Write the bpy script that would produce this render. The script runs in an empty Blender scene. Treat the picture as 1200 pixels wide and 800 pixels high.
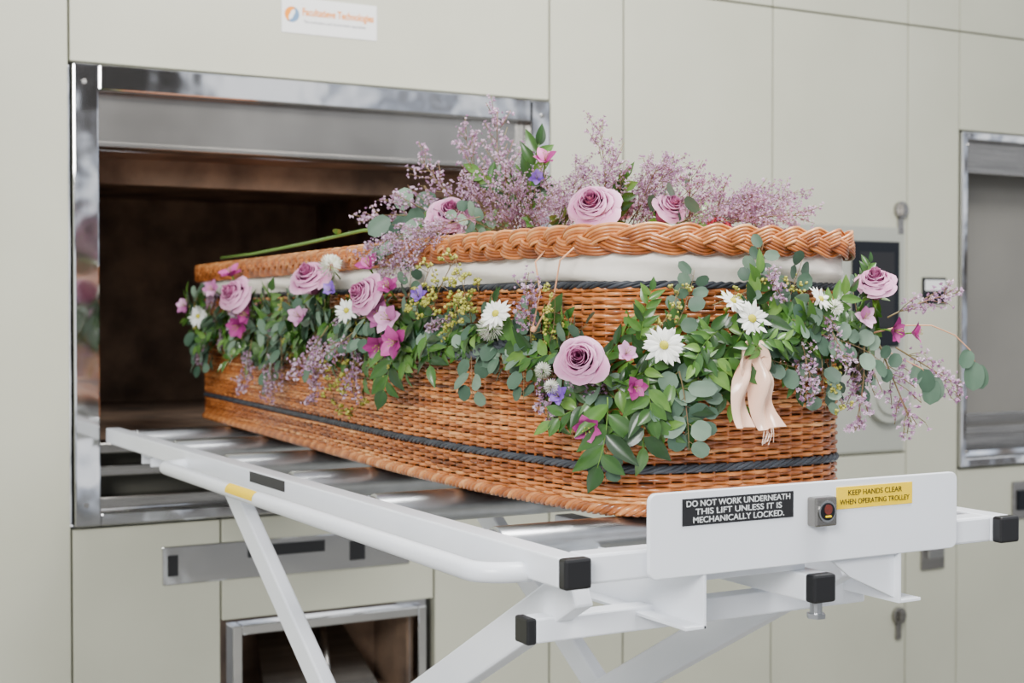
import bpy, math, random
import numpy as np
from mathutils import Vector, Matrix
random.seed(7); rng=np.random.default_rng(5)
SC=bpy.context.scene; COL=SC.collection

# ---------------------------------------------------------------- helpers
class MB:
    def __init__(s): s.v=[];s.f=[];s.m=[];s.t=[]
    def add(s,vs,fs,mi=0,tint=None):
        o=len(s.v); vs=[tuple(map(float,p)) for p in vs]; s.v.extend(vs)
        s.f.extend([tuple(int(i)+o for i in f) for f in fs]); s.m.extend([mi]*len(fs))
        if tint is None: s.t.extend([0.5]*len(vs))
        elif hasattr(tint,'__len__'): s.t.extend([float(a) for a in tint])
        else: s.t.extend([float(tint)]*len(vs))
    def box(s,x0,x1,y0,y1,z0,z1,mi=0):
        s.add([(x0,y0,z0),(x1,y0,z0),(x1,y1,z0),(x0,y1,z0),(x0,y0,z1),(x1,y0,z1),(x1,y1,z1),(x0,y1,z1)],
              [(0,3,2,1),(4,5,6,7),(0,1,5,4),(1,2,6,5),(2,3,7,6),(3,0,4,7)],mi)
    def tube(s,path,r,n=6,closed=False,mi=0,tint=None,cap=True,flat=1.0):
        P=np.array(path,float); N=len(P)
        if closed: T=np.roll(P,-1,0)-np.roll(P,1,0)
        else:
            T=np.gradient(P,axis=0)
        T/= (np.linalg.norm(T,axis=1)[:,None]+1e-12)
        up=np.array([0,0,1.0]); 
        if abs(T[:,2]).mean()>0.75: up=np.array([0.0,1,0.05])
        A=np.cross(T,up); A/= (np.linalg.norm(A,axis=1)[:,None]+1e-9); B=np.cross(A,T)
        rr=np.broadcast_to(np.asarray(r,float),(N,))[:,None]
        a=np.linspace(0,2*math.pi,n,endpoint=False)
        V=(P[:,None,:]+rr[:,:,None]*(np.cos(a)[None,:,None]*A[:,None,:]*flat+np.sin(a)[None,:,None]*B[:,None,:])).reshape(-1,3)
        F=[]; M=N if closed else N-1
        for i in range(M):
            j=(i+1)%N
            for k in range(n):
                l=(k+1)%n; F.append((i*n+k,j*n+k,j*n+l,i*n+l))
        if not closed and cap:
            F.append(tuple(range(n))); F.append(tuple((N-1)*n+k for k in range(n))[::-1])
        tt=None
        if tint is not None and hasattr(tint,'__len__'): tt=np.repeat(np.asarray(tint),n)
        elif tint is not None: tt=tint
        s.add(V,F,mi,tt)
    def cyl(s,p0,p1,r,n=24,mi=0):
        p0=np.array(p0,float);p1=np.array(p1,float); s.tube([p0,p1],r,n,mi=mi)
def mkmesh(name,mb,mats,smooth=False,attr=False):
    m=bpy.data.meshes.new(name); m.from_pydata(mb.v,[],mb.f)
    if not isinstance(mats,(list,tuple)): mats=[mats]
    for a in mats: m.materials.append(a)
    m.polygons.foreach_set('material_index',mb.m)
    if smooth: m.polygons.foreach_set('use_smooth',[True]*len(mb.f))
    if attr:
        a=m.attributes.new('tint','FLOAT','POINT'); a.data.foreach_set('value',mb.t)
    m.update(); return m
def finish(name,mb,mats,parent=None,smooth=False,bevel=0,attr=False,solid=0,**props):
    return link(name,mkmesh(name,mb,mats,smooth,attr),parent,bevel,solid,**props)
def link(name,data,parent=None,bevel=0,solid=0,**props):
    o=bpy.data.objects.new(name,data); COL.objects.link(o)
    if parent is not None: o.parent=parent
    if solid:
        md=o.modifiers.new('solid','SOLIDIFY'); md.thickness=solid
    if bevel:
        md=o.modifiers.new('bev','BEVEL'); md.width=bevel; md.segments=2; md.limit_method='ANGLE'; md.angle_limit=math.radians(50)
    for k,v in props.items(): o[k]=v
    return o
def empty(name,loc=(0,0,0),parent=None,**props):
    o=bpy.data.objects.new(name,None); o.location=loc; o.empty_display_size=.05; COL.objects.link(o)
    if parent: o.parent=parent
    for k,v in props.items(): o[k]=v
    return o
def srgb(r,g,b):
    f=lambda c:(c/255/12.92 if c/255<=.04045 else ((c/255+.055)/1.055)**2.4)
    return (f(r),f(g),f(b),1)
def mat(name,col,rough=.5,metal=0,col2=None,scale=8,bump=0,bscale=40,spec=.5,detail=4,coat=0,stretch=None):
    m=bpy.data.materials.new(name); m.use_nodes=True; nt=m.node_tree; N=nt.nodes; L=nt.links
    b=N['Principled BSDF']; b.inputs['Roughness'].default_value=rough; b.inputs['Metallic'].default_value=metal
    b.inputs['Specular IOR Level'].default_value=spec; b.inputs['Coat Weight'].default_value=coat
    b.inputs['Base Color'].default_value=col
    tc=N.new('ShaderNodeTexCoord'); src=tc.outputs['Object']
    if stretch:
        mp=N.new('ShaderNodeMapping'); mp.inputs['Scale'].default_value=stretch; L.new(src,mp.inputs[0]); src=mp.outputs[0]
    if col2 is not None:
        n=N.new('ShaderNodeTexNoise'); n.inputs['Scale'].default_value=scale; n.inputs['Detail'].default_value=detail
        r=N.new('ShaderNodeValToRGB'); r.color_ramp.elements[0].position=.32; r.color_ramp.elements[1].position=.68
        r.color_ramp.elements[0].color=col; r.color_ramp.elements[1].color=col2
        L.new(src,n.inputs['Vector']); L.new(n.outputs['Fac'],r.inputs[0]); L.new(r.outputs[0],b.inputs['Base Color'])
    if bump:
        n2=N.new('ShaderNodeTexNoise'); n2.inputs['Scale'].default_value=bscale; n2.inputs['Detail'].default_value=3
        bp=N.new('ShaderNodeBump'); bp.inputs['Strength'].default_value=bump; bp.inputs['Distance'].default_value=.01
        L.new(src,n2.inputs['Vector']); L.new(n2.outputs['Fac'],bp.inputs['Height']); L.new(bp.outputs[0],b.inputs['Normal'])
    return m
def tintmat(name,cols,rough=.45,coat=0,spec=.5,noise=None,trans=0):
    m=bpy.data.materials.new(name); m.use_nodes=True; nt=m.node_tree; N=nt.nodes; L=nt.links
    b=N['Principled BSDF']; b.inputs['Roughness'].default_value=rough; b.inputs['Coat Weight'].default_value=coat
    b.inputs['Specular IOR Level'].default_value=spec
    a=N.new('ShaderNodeAttribute'); a.attribute_name='tint'; fac=a.outputs['Fac']
    if noise:
        tc=N.new('ShaderNodeTexCoord'); n=N.new('ShaderNodeTexNoise'); n.inputs['Scale'].default_value=noise[0]
        L.new(tc.outputs['Object'],n.inputs['Vector'])
        s=N.new('ShaderNodeMath'); s.operation='SUBTRACT'; L.new(n.outputs['Fac'],s.inputs[0]); s.inputs[1].default_value=.5
        k=N.new('ShaderNodeMath'); k.operation='MULTIPLY_ADD'; L.new(s.outputs[0],k.inputs[0]); k.inputs[1].default_value=noise[1]; L.new(fac,k.inputs[2]); fac=k.outputs[0]
    r=N.new('ShaderNodeValToRGB'); cr=r.color_ramp
    while len(cr.elements)<len(cols): cr.elements.new(.5)
    for i,c in enumerate(cols): cr.elements[i].position=i/(len(cols)-1); cr.elements[i].color=c
    L.new(fac,r.inputs[0]); L.new(r.outputs[0],b.inputs['Base Color'])
    if trans:
        tr=N.new('ShaderNodeBsdfTranslucent'); L.new(r.outputs[0],tr.inputs[0]); mx=N.new('ShaderNodeMixShader'); mx.inputs[0].default_value=trans
        L.new(b.outputs[0],mx.inputs[1]); L.new(tr.outputs[0],mx.inputs[2]); L.new(mx.outputs[0],N['Material Output'].inputs[0])
    return m
def text(name,s,loc,size,mt,parent,width=None,align='LEFT',bold=0,rot=(math.pi/2,0,0),sx=1,**props):
    c=bpy.data.curves.new(name,'FONT'); c.body=s; c.size=size; c.align_x=align; c.align_y='CENTER'; c.extrude=.0002; c.offset=bold
    t=bpy.data.objects.new('tmp',c); COL.objects.link(t); bpy.context.view_layer.update()
    me=bpy.data.meshes.new_from_object(t.evaluated_get(bpy.context.evaluated_depsgraph_get()))
    bpy.data.objects.remove(t)
    me.materials.clear(); me.materials.append(mt)
    if width:
        xs=[v.co.x for v in me.vertices]; k=width/(max(xs)-min(xs))
        for v in me.vertices: v.co.x*=k
    o=link(name,me,parent,**props); o.location=loc; o.rotation_euler=rot
    return o

# ---------------------------------------------------------------- materials
M_wall=mat('painted_steel_panel',srgb(176,176,157),.42,col2=srgb(186,186,167),scale=1.6,bump=.03,bscale=3)
M_gap=mat('panel_gap',srgb(66,65,57),.8)
M_chrome=mat('polished_steel',(.60,.60,.60,1),.07,1,bump=.6,bscale=2.6)
M_steel=mat('brushed_steel',(.26,.25,.235,1),.26,1,col2=(.38,.365,.34,1),scale=3,stretch=(1,1,30),bump=.05,bscale=30)
M_shut=mat('dull_shutter_steel',(.19,.18,.165,1),.22,1,col2=(.33,.315,.29,1),scale=2.2,bump=.35,bscale=2.2)
M_roller=mat('zinc_roller',(.50,.51,.52,1),.32,1,col2=(.40,.41,.42,1),scale=14)
M_white=mat('white_powder_coat',srgb(238,241,246),.32,col2=srgb(231,235,241),scale=5,coat=.2)
M_brick=mat('sooty_refractory',srgb(140,114,92),.9,col2=srgb(84,68,56),scale=6,bump=.4,bscale=18)
M_black=mat('black_plastic',srgb(20,20,22),.4)
M_blackst=mat('black_sticker',srgb(26,26,29),.5)
M_yellow=mat('yellow_sticker',srgb(255,214,0),.5,spec=.2)
M_txw=mat('white_lettering',srgb(225,228,228),.5)
M_txk=mat('black_lettering',srgb(20,20,20),.5)
M_floor=mat('grey_concrete',srgb(120,118,112),.6,col2=srgb(135,133,126),scale=2)
M_screen=mat('dark_glass',srgb(22,25,30),.4,spec=.2)
M_plate=mat('grey_control_plate',srgb(156,158,147),.4)
M_rdoor=mat('grey_oven_door',srgb(118,115,108),.4,col2=srgb(130,127,119),scale=2)
M_red=mat('worn_red_plastic',srgb(120,36,28),.55,col2=srgb(82,40,30),scale=300)
M_orange=mat('orange_print',srgb(238,142,16),.5,spec=.2)
M_blue=mat('blue_print',srgb(92,128,164),.5)
M_sign=mat('white_sign',srgb(226,227,224),.35)
M_grey=mat('grey_lettering',srgb(130,130,136),.5)
M_wicker=tintmat('buff_willow',[srgb(74,38,16),srgb(148,80,35),srgb(198,120,60),srgb(232,168,106)],.28,coat=.4,noise=(45,.7))
M_wdark=mat('weave_gap_shade',srgb(66,36,20),.8)
M_band=tintmat('grey_dyed_willow',[srgb(28,30,36),srgb(50,54,61),srgb(78,82,89)],.45)
M_cloth=mat('calico_lining',srgb(248,241,228),.85,bump=.5,bscale=16,stretch=(1,1,.5))
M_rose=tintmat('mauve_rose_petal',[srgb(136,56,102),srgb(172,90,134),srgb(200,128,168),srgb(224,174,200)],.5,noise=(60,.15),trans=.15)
M_rosered=tintmat('red_rose_petal',[srgb(110,8,28),srgb(176,16,44),srgb(196,34,60)],.5,trans=.1)
M_wpet=tintmat('white_petal',[srgb(200,210,160),srgb(238,239,228),srgb(252,252,246)],.5,trans=.2)
M_eye=tintmat('yellow_green_disc',[srgb(150,160,40),srgb(222,200,40)],.7,noise=(400,.8))
M_mag=tintmat('magenta_petal',[srgb(100,14,78),srgb(158,38,120),srgb(198,84,158)],.45,trans=.15)
M_pink=tintmat('lilac_pink_petal',[srgb(150,70,128),srgb(196,120,172),srgb(224,174,208)],.45,trans=.15)
M_vio=tintmat('violet_petal',[srgb(70,30,120),srgb(110,66,172),srgb(155,115,205)],.45,trans=.15)
M_stat=tintmat('dried_lilac_floret',[srgb(156,112,146),srgb(200,166,194),srgb(234,214,228)],.75,trans=.22)
M_twig=mat('brown_green_twig',srgb(118,112,66),.6,col2=srgb(126,92,68),scale=20)
M_gstem=mat('green_stem',srgb(92,130,40),.5)
M_rus=tintmat('glossy_green_leaf',[srgb(20,46,16),srgb(42,80,28),srgb(74,116,42),srgb(122,158,70)],.34,coat=.18,noise=(30,.25),trans=.14)
M_euc=tintmat('silver_green_leaf',[srgb(50,78,60),srgb(80,108,86),srgb(124,148,126)],.5,noise=(25,.3),trans=.12)
M_seed=tintmat('yellow_green_seed',[srgb(112,116,36),srgb(158,156,58),srgb(194,184,94)],.5)
M_satin=mat('peach_satin',srgb(244,202,174),.2,spec=.8)
M_twine=mat('raffia_twine',srgb(216,158,118),.7)

# ---------------------------------------------------------------- room structure
YW=4.05; ZF=-.32
w=MB(); g=.003
panels=[(-3.0,.881,ZF,3.2),(.881,2.403,2.001,3.2),(.881,1.302,ZF,.723),(1.302,1.985,.425,.723),(1.985,2.403,ZF,.723),
(2.403,2.69,ZF,3.2),(2.69,3.323,ZF,2.397),(3.323,3.97,.79,2.397),(3.323,3.97,ZF,.79),(3.97,4.238,ZF,2.397),
(4.238,5.75,2.018,2.397),(4.238,5.75,ZF,.71),(2.69,3.323,2.397,3.2),(3.323,3.97,2.397,3.2),(3.97,4.238,2.397,3.2),(4.238,5.75,2.397,3.2),(5.75,9,ZF,3.2),(1.302,1.985,ZF,.08)]
for a,b,c,d in panels: w.box(a+g,b-g,YW,YW+.04,c+g,d-g)
finish('wall_front',w,M_wall,bevel=.003,kind='structure')
w=MB()
for a,b,c,d in panels: w.box(a,b,YW+.03,YW+.06,c,d)
finish('wall_backing',w,M_gap,kind='structure')
f=MB(); f.box(-5,9,-4,8,ZF-.05,ZF); finish('floor',f,M_floor,kind='structure')
YF=YW+.003
def opening(x0,x1,z0,z1,main,t,th):
    root=empty('cremator_opening',((x0+x1)/2,YW,z0),label='stainless steel framed cremator opening with dark brick chamber' if main else 'stainless steel framed cremator opening with its grey door lowered',category='cremator door',group='cremator openings')
    ro=(((x0+x1)/2),YW,z0)
    def fin(n,mb,mt,**k):
        mb.v=[(a-ro[0],b-ro[1],c-ro[2]) for a,b,c in mb.v]
        return finish(n,mb,mt,root,**k)
    y0=YW-.018
    m=MB(); m.box(x0,x0+t,y0,YW+.06,z0,z1); m.box(x1-t,x1,y0,YW+.06,z0,z1); m.box(x0+t,x1-t,y0,YW+.06,z1-th,z1); m.box(x0+t,x1-t,y0,YW+.06,z0,z0+.035)
    fin('frame',m,M_chrome,bevel=.005)
    for zz in (z0+.06,z1-.05):
        for xx in (x0+.03,x1-.03):
            m=MB(); m.cyl((xx,y0-.004,zz),(xx,y0+.004,zz),.007,12); fin('bolt_head',m,M_steel)
    return root,fin
root,fin=opening(.887,2.395,.729,1.997,True,.07,.07)
m=MB(); m.box(.957,2.325,YW+.03,YW+.10,1.775,1.928); m.box(.957,2.325,YW+.015,YW+.03,1.775,1.79); fin('raised_door',m,M_shut,bevel=.003)
m=MB()
a,b,c,d,e,h=.957,2.325,YW+.10,5.9,.955,1.775
m.add([(a,c,e),(a,d,e),(a,d,h),(a,c,h)],[(0,1,2,3)]); m.add([(b,c,e),(b,d,e),(b,d,h),(b,c,h)],[(3,2,1,0)])
m.add([(a,d,e),(b,d,e),(b,d,h),(a,d,h)],[(0,1,2,3)]); m.add([(a,c,e),(b,c,e),(b,d,e),(a,d,e)],[(0,1,2,3)]); m.add([(a,c,h),(b,c,h),(b,d,h),(a,d,h)],[(3,2,1,0)])
for k in range(8):
    yy=c+.15+k*.21
    m.box(b-.05,b,yy,yy+.10,1.46,1.56)
    m.box(b-.02,b,yy,yy+.20,1.18,1.20)
m.box(a,b,YW+.3,YW+.36,1.70,1.775)
fin('chamber',m,M_brick)
m=MB(); m.box(.957,2.325,YW+.02,YW+.12,.925,.955); fin('sill_bar',m,M_steel,bevel=.004)
m=MB(); m.box(.957,2.325,YW+.03,YW+.09,.86,.89); fin('sill_bar',m,M_steel,bevel=.004)
m=MB(); m.box(.957,2.325,YW+.05,YW+.12,.765,.80); fin('sill_bar',m,M_steel,bevel=.004)
m=MB(); m.box(.957,2.325,YW+.12,YW+.14,.764,.955); fin('sill_back',m,M_gap)
root,fin=opening(4.24,5.75,.717,2.012,False,.028,.03)
m=MB(); m.box(4.268,5.722,YW+.03,YW+.05,1.86,1.982); fin('lintel',m,M_steel,bevel=.003)
m=MB(); m.box(4.268,5.722,YW+.22,YW+.25,.90,1.98); fin('door',m,M_rdoor,bevel=.004)
m=MB(); m.box(4.268,4.283,YW+.05,YW+.24,.75,1.98); m.box(5.707,5.722,YW+.05,YW+.24,.75,1.98); m.box(4.283,5.707,YW+.05,YW+.24,1.975,1.99); fin('reveal',m,M_gap)
m=MB(); m.box(4.268,5.722,YW+.02,YW+.22,.84,.87); m.box(4.268,5.722,YW+.20,YW+.22,.75,.90);  fin('sill_bar',m,M_steel,bevel=.003)

r=empty('slot_plate',(1.5,YF,.6),label='polished steel plate with dark slot below the cremator opening',category='access plate')
m=MB(); m.box(-.37,.40,-.008,0,-.055,.055); finish('plate',m,M_chrome,r,bevel=.003)
m=MB(); m.box(-.12,.12,-.011,-.007,0.005,.04); finish('slot',m,M_black,r,bevel=.0015)
m=MB(); m.box(-.355,-.325,-.011,-.007,-.03,.03); finish('slot',m,M_black,r,bevel=.0015)
m=MB(); m.box(.2,.25,-.011,-.007,-.03,.03); finish('slot',m,M_black,r,bevel=.0015)
r=empty('ash_hatch',(1.642,YW,.09),label='steel framed lower hatch with dark recess and tipping tray',category='hatch')
m=MB(); a=.31; H=.32; t=.028
m.box(-a,-a+t,-.015,.05,0,H);m.box(a-t,a,-.015,.05,0,H);m.box(-a+t,a-t,-.015,.05,H-t,H);m.box(-a+t,a-t,-.015,.05,0,t)
finish('frame',m,M_chrome,r,bevel=.003)
m=MB(); m.box(-a+t,a-t,.30,.32,t,H-t); m.box(-a+t,-a+t+.01,.05,.3,t,H-t); m.box(a-t-.01,a-t,.05,.3,t,H-t); m.box(-a+t,a-t,.05,.3,t,t+.01); m.box(-a+t,a-t,.05,.3,H-t,H-t+.01)
finish('recess',m,M_brick,r)
m=MB(); m.add([(-.2,.02,.03),(.2,.02,.03),(.14,.26,.24),(-.14,.26,.24),(-.2,.05,.03),(.2,.05,.03),(.14,.28,.24),(-.14,.28,.24)],[(0,1,2,3),(7,6,5,4),(0,4,5,1),(1,5,6,2),(2,6,7,3),(3,7,4,0)])
finish('tray',m,M_steel,r,bevel=.003)
m=MB(); m.tube([(.0,.02,.06),(.02,.10,.2),(.05,.2,.25),(.12,.28,.26)],.012,10); finish('lever',m,M_steel,r,smooth=True)
r=empty('maker_sign',(1.642,YF,2.19),label='white rectangular sign with orange lettering and round emblem',category='sign')
m=MB(); m.box(-.152,.152,-.006,0,-.053,.053); finish('plate',m,M_sign,r,bevel=.002)
text('lettering','Facultatieve Technologies',(-.088,-.0068,.012),.031,M_orange,r,width=.228,bold=.0007)
text('small_lettering','The cremation and incineration specialists',(-.085,-.0068,-.016),.012,M_grey,r,width=.20)
m=MB()
def comma(m,cx,cz,ra,y,a0,mi):
    n=20; vs=[]
    for i in range(n+1):
        t=i/n; a=a0+t*math.pi*1.05; ro=ra; wd=ra*.75*math.sin(math.pi*min(1,.08+t*.92))**.8
        vs.append((cx+ro*math.cos(a),y,cz+ro*math.sin(a))); vs.append((cx+(ro-wd)*math.cos(a+.25),y,cz+(ro-wd)*math.sin(a+.25)))
    m.add(vs,[(2*i,2*i+2,2*i+3,2*i+1) for i in range(n)],mi)
comma(m,-.120,.002,.023,-.0066,.9,0); comma(m,-.120,.002,.023,-.0066,.9+math.pi,1)
finish('emblem',m,[M_orange,M_blue],r)
r=empty('touch_screen_console',(3.665,YF,1.2),label='grey control plate with dark touch screen and round dial',category='control panel')
m=MB(); m.box(-.265,.285,-.01,0,-.40,.435); finish('plate',m,M_plate,r,bevel=.003)
m=MB(); m.box(.02,.25,-.022,-.01,-.01,.38); finish('screen',m,M_screen,r,bevel=.004)
m=MB(); m.box(.05,.22,-.024,-.022,.06,.34); finish('display',m,M_black,r,bevel=.0008)
m=MB(); m.cyl((.19,-.04,-.19),(.19,-.01,-.19),.105,40); m.cyl((.19,-.05,-.19),(.19,-.04,-.19),.075,40); finish('dial',m,M_plate,r,bevel=.004)
r=empty('card_reader',(4.105,YF,1.40),label='small dark wall sensor plate with white label',category='switch')
m=MB(); m.box(-.06,.06,-.012,0,-.05,.05); finish('plate',m,M_screen,r,bevel=.002)
m=MB(); m.box(-.052,.052,-.015,-.012,.0,.04); finish('sticker',m,M_sign,r)
for (x,z) in ((3.93,1.70),(3.93,.175)):
    r=empty('door_latch',(x,YF,z),label='chrome quarter-turn latch on grey steel panel',category='latch',group='panel latches')
    m=MB(); m.cyl((0,-.02,0),(0,0,0),.032,20); m.box(-.012,.012,-.035,-.02,-.02,.02); finish('knob',m,M_steel,r,bevel=.002)
    m=MB(); m.box(-.014,.014,-.012,0,-.09,-.03); finish('hasp',m,M_steel,r,bevel=.002)
r=empty('switch_plate',(4.62,YF,.57),label='small metal plate under the oven opening',category='switch plate')
m=MB(); m.box(-.085,.10,-.012,0,-.075,.075); finish('plate',m,M_steel,r,bevel=.004)
m=MB(); m.box(-.06,-.01,-.02,-.012,-.04,.04); finish('button',m,M_screen,r,bevel=.002)
r=empty('recessed_handle',(4.105,YF,.39),label='small stainless recessed handle on grey panel',category='handle')
m=MB(); m.box(-.06,.06,-.012,0,-.055,.055); finish('plate',m,M_steel,r,bevel=.003)
m=MB(); m.box(-.04,.04,-.03,-.012,-.01,.03); finish('pull',m,M_chrome,r,bevel=.003)
r=empty('recessed_handle',(2.62,YF,.42),label='small stainless recessed handle on grey panel',category='handle')
m=MB(); m.box(-.10,.06,-.012,0,-.035,.035); finish('plate',m,M_steel,r,bevel=.003)

# ---------------------------------------------------------------- lift trolley
T=empty('lift_trolley',(1.384,2.8,ZF),label='white steel scissor lift trolley with roller bed and warning stickers',category='trolley')
ox,oy=1.384,2.8
def tf(n,mb,mt,par=None,**k):
    mb.v=[(a-ox,b-oy,c-ZF) for a,b,c in mb.v]
    return finish(n,mb,mt,par or T,**k)
X0,X1,Y0,Y1=.968,1.800,1.610,4.02
rt=.040
for xx in (X0,X1-rt):
    m=MB(); m.box(xx,xx+rt,Y0,Y1,1-rt,1.0); tf('side_rail',m,M_white,bevel=.003)
    m=MB(); m.box(xx-.0005,xx+rt+.0005,Y0-.020,Y0,1-rt-.0005,1.0005); tf('end_cap',m,M_black,bevel=.004)
m=MB(); m.box(X0+rt,X1-rt,Y0+.002,Y0+.042,1-rt,1.0); tf('cross_beam',m,M_white,bevel=.004)
m=MB(); m.box(X0+rt,X1-rt,Y1-.04,Y1,1-rt,.99); tf('cross_beam',m,M_white,bevel=.004)
BR,BZ=.0145,.968
for sx,xb in ((1,.910),(-1,1.858)):
    pts=[]
    xe=X0+.01 if sx==1 else X1-.01
    ya,yb=1.70,3.27
    for k in range(9):
        a=k/8*math.pi/2; pts.append((xe-(xe-xb)*math.sin(a),ya+.05*(1-math.cos(a)),BZ))
    for k in range(9):
        a=k/8*math.pi/2; pts.append((xb+(xe-xb)*(1-math.cos(a)),yb-.05+.05*math.sin(a),BZ))
    m=MB(); m.tube(pts,BR,16); tf('bumper_bar',m,M_white,smooth=True)
for k,yy in enumerate([1.895,2.34,2.75,3.16,3.57,3.93]):
    m=MB(); m.cyl((X0+rt+.020,yy,.971),(X1-rt-.012,yy,.971),.029,32); m.cyl((X0+rt-.002,yy,.971),(X1-rt+.002,yy,.971),.007,12)
    o=tf('roller',m,M_roller,bevel=.004)
    ps=o.data.polygons
    ps.foreach_set('use_smooth',[len(p.vertices)==4 for p in ps])
for k,yy in enumerate([2.135,2.545,2.955,3.365,3.75]):
    m=MB(); m.box(X0+rt-.002,X1-rt+.002,yy-.045,yy+.045,.942,.950); m.box(X0+rt-.002,X1-rt+.002,yy-.045,yy-.040,.92,.95); m.box(X0+rt-.002,X1-rt+.002,yy+.040,yy+.045,.92,.95)
    tf('bed_slat',m,M_white,bevel=.002)
m=MB()
def rrect(x0,x1,z0,z1,y0,y1,ra,mt_i=0):
    pts=[]
    for cx,cz,a0 in ((x1-ra,z1-ra,0),(x0+ra,z1-ra,90),(x0+ra,z0+ra,180),(x1-ra,z0+ra,270)):
        for k in range(6):
            a=math.radians(a0+k*18); pts.append((cx+ra*math.cos(a),cz+ra*math.sin(a)))
    n=len(pts); vs=[(p[0],y0,p[1]) for p in pts]+[(p[0],y1,p[1]) for p in pts]
    m.add(vs,[tuple(range(n)),tuple(range(2*n-1,n-1,-1))]+[(i,i+n,(i+1)%n+n,(i+1)%n) for i in range(n)])
rrect(1.104,1.672,.960,1.076,1.598,1.606,.012)
tf('front_plate',m,M_white,bevel=.0015)
yp=1.5975
m=MB(); m.box(1.157,1.350,yp-.0006,yp+.001,1.029,1.066); tf('warning_sticker',m,M_blackst,label='black warning sticker with white lettering')
m=MB(); m.box(1.430,1.578,yp-.0006,yp+.001,1.034,1.066); tf('warning_sticker',m,M_yellow,label='yellow warning sticker with black lettering')
def tl(s,x,z,size,wd,mt): return text('lettering',s,(x-ox,yp-.0010-oy,z-ZF),size,mt,T,width=wd,align='CENTER',bold=.00005)
tl('DO NOT WORK UNDERNEATH',1.2535,1.0585,.0115,.180,M_txw); tl('THIS LIFT UNLESS IT IS',1.2535,1.0472,.0115,.150,M_txw); tl('MECHANICALLY LOCKED.',1.2535,1.0359,.0115,.158,M_txw)
tl('KEEP HANDS CLEAR',1.504,1.0565,.011,.105,M_txk); tl('WHEN OPERATING TROLLEY',1.504,1.0435,.011,.136,M_txk)
m=MB(); m.box(1.375,1.415,1.578,1.598,1.014,1.056); tf('switch_housing',m,M_shut,bevel=.003)
m=MB(); m.cyl((1.395,1.5762,1.036),(1.395,1.579,1.036),.0155,24); tf('switch_bezel',m,M_roller)
m=MB(); m.cyl((1.395,1.5750,1.036),(1.395,1.577,1.036),.0125,24); tf('switch_face',m,M_screen)
m=MB(); m.cyl((1.395,1.5740,1.039),(1.395,1.5755,1.039),.0072,20); tf('switch_button',m,M_red)
m=MB(); m.box(1.390,1.400,1.5735,1.576,1.028,1.0305); tf('switch_mark',m,M_yellow)
m=MB(); m.box(X0-.0012,X0+.001,2.62,2.82,.976,.997); tf('rail_sticker',m,M_blackst)
m=MB(); 
vs=[];n=8
for yy in (2.60,2.76):
    for k in range(n):
        a=math.radians(105+k*85/(n-1)); vs.append((.910+(BR+.0005)*math.cos(a),yy,BZ+(BR+.0005)*math.sin(a)))
m.add(vs,[(k,k+1,n+k+1,n+k) for k in range(n-1)]); tf('rail_sticker',m,M_yellow,label='yellow sticker on the bumper bar')
m=MB(); m.box(1.375,1.415,1.60,2.3,.905,.945); tf('slide_tube',m,M_white,bevel=.003)
m=MB(); m.box(1.3745,1.4155,1.580,1.601,.9045,.9455); tf('end_cap',m,M_black,bevel=.004)
m=MB(); m.cyl((1.395,1.60,.885),(1.395,1.60,.905),.009,12); m.cyl((1.395,1.60,.880),(1.395,1.60,.887),.014,6); tf('bolt',m,M_roller)
m=MB(); m.box(1.195,1.200,1.60,1.95,.885,.96); m.box(1.165,1.200,1.60,1.95,.885,.890); m.box(1.20,1.40,1.63,1.80,.945,.955); tf('channel_bracket',m,M_white,bevel=.001)
m=MB(); m.add([(1.43,1.61,.96),(1.56,1.61,.96),(1.56,1.61,.89),(1.47,1.61,.93),(1.43,1.616,.96),(1.56,1.616,.96),(1.56,1.616,.89),(1.47,1.616,.93)],[(0,3,2,1),(4,5,6,7),(0,1,5,4),(1,2,6,5),(2,3,7,6),(3,0,4,7)])
m.box(1.555,1.56,1.60,1.95,.885,.96); m.box(1.56,1.60,1.60,1.95,.885,.89); tf('channel_bracket',m,M_white,bevel=.001)
def beam(m,p0,p1,wx,h):
    p0=np.array(p0);p1=np.array(p1);d=p1-p0;d/=np.linalg.norm(d);u=np.array([1.0,0,0]);v=np.cross(u,d);vs=[]
    for p in (p0,p1):
        for a,b in ((-1,-1),(1,-1),(1,1),(-1,1)): vs.append(p+u*a*wx/2+v*b*h/2)
    m.add(vs,[(0,3,2,1),(4,5,6,7),(0,1,5,4),(1,2,6,5),(2,3,7,6),(3,0,4,7)])
for xx in (1.005,1.56):
    m=MB(); beam(m,(xx,3.08,.965),(xx,1.13,-.23),.028,.055); tf('scissor_arm',m,M_white,bevel=.004)
for xx in (1.045,1.52):
    m=MB(); beam(m,(xx,1.68,.945),(xx,3.84,-.23),.03,.06); tf('scissor_arm',m,M_white,bevel=.004)
m=MB(); m.box(1.0,1.60,1.72,1.755,.862,.897); tf('cross_tube',m,M_white,bevel=.003)
m=MB(); m.box(.985,1.0,1.719,1.756,.861,.898); tf('end_cap',m,M_black,bevel=.003)
m=MB(); m.cyl((.99,2.37,.53),(1.575,2.37,.53),.018,20); tf('pivot_shaft',m,M_roller)
m=MB()
for xx in (.985,1.55): m.box(xx,xx+.05,1.05,3.95,ZF+.08,ZF+.13)
for yy in (1.05,3.90): m.box(1.035,1.55,yy,yy+.05,ZF+.08,ZF+.13)
tf('base_frame',m,M_white,bevel=.003)
for xx in (1.01,1.575):
    for yy in (1.11,3.86):
        m=MB(); m.cyl((xx-.018,yy,ZF+.04),(xx+.018,yy,ZF+.04),.04,24); tf('castor_wheel',m,M_black,bevel=.004)

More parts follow.
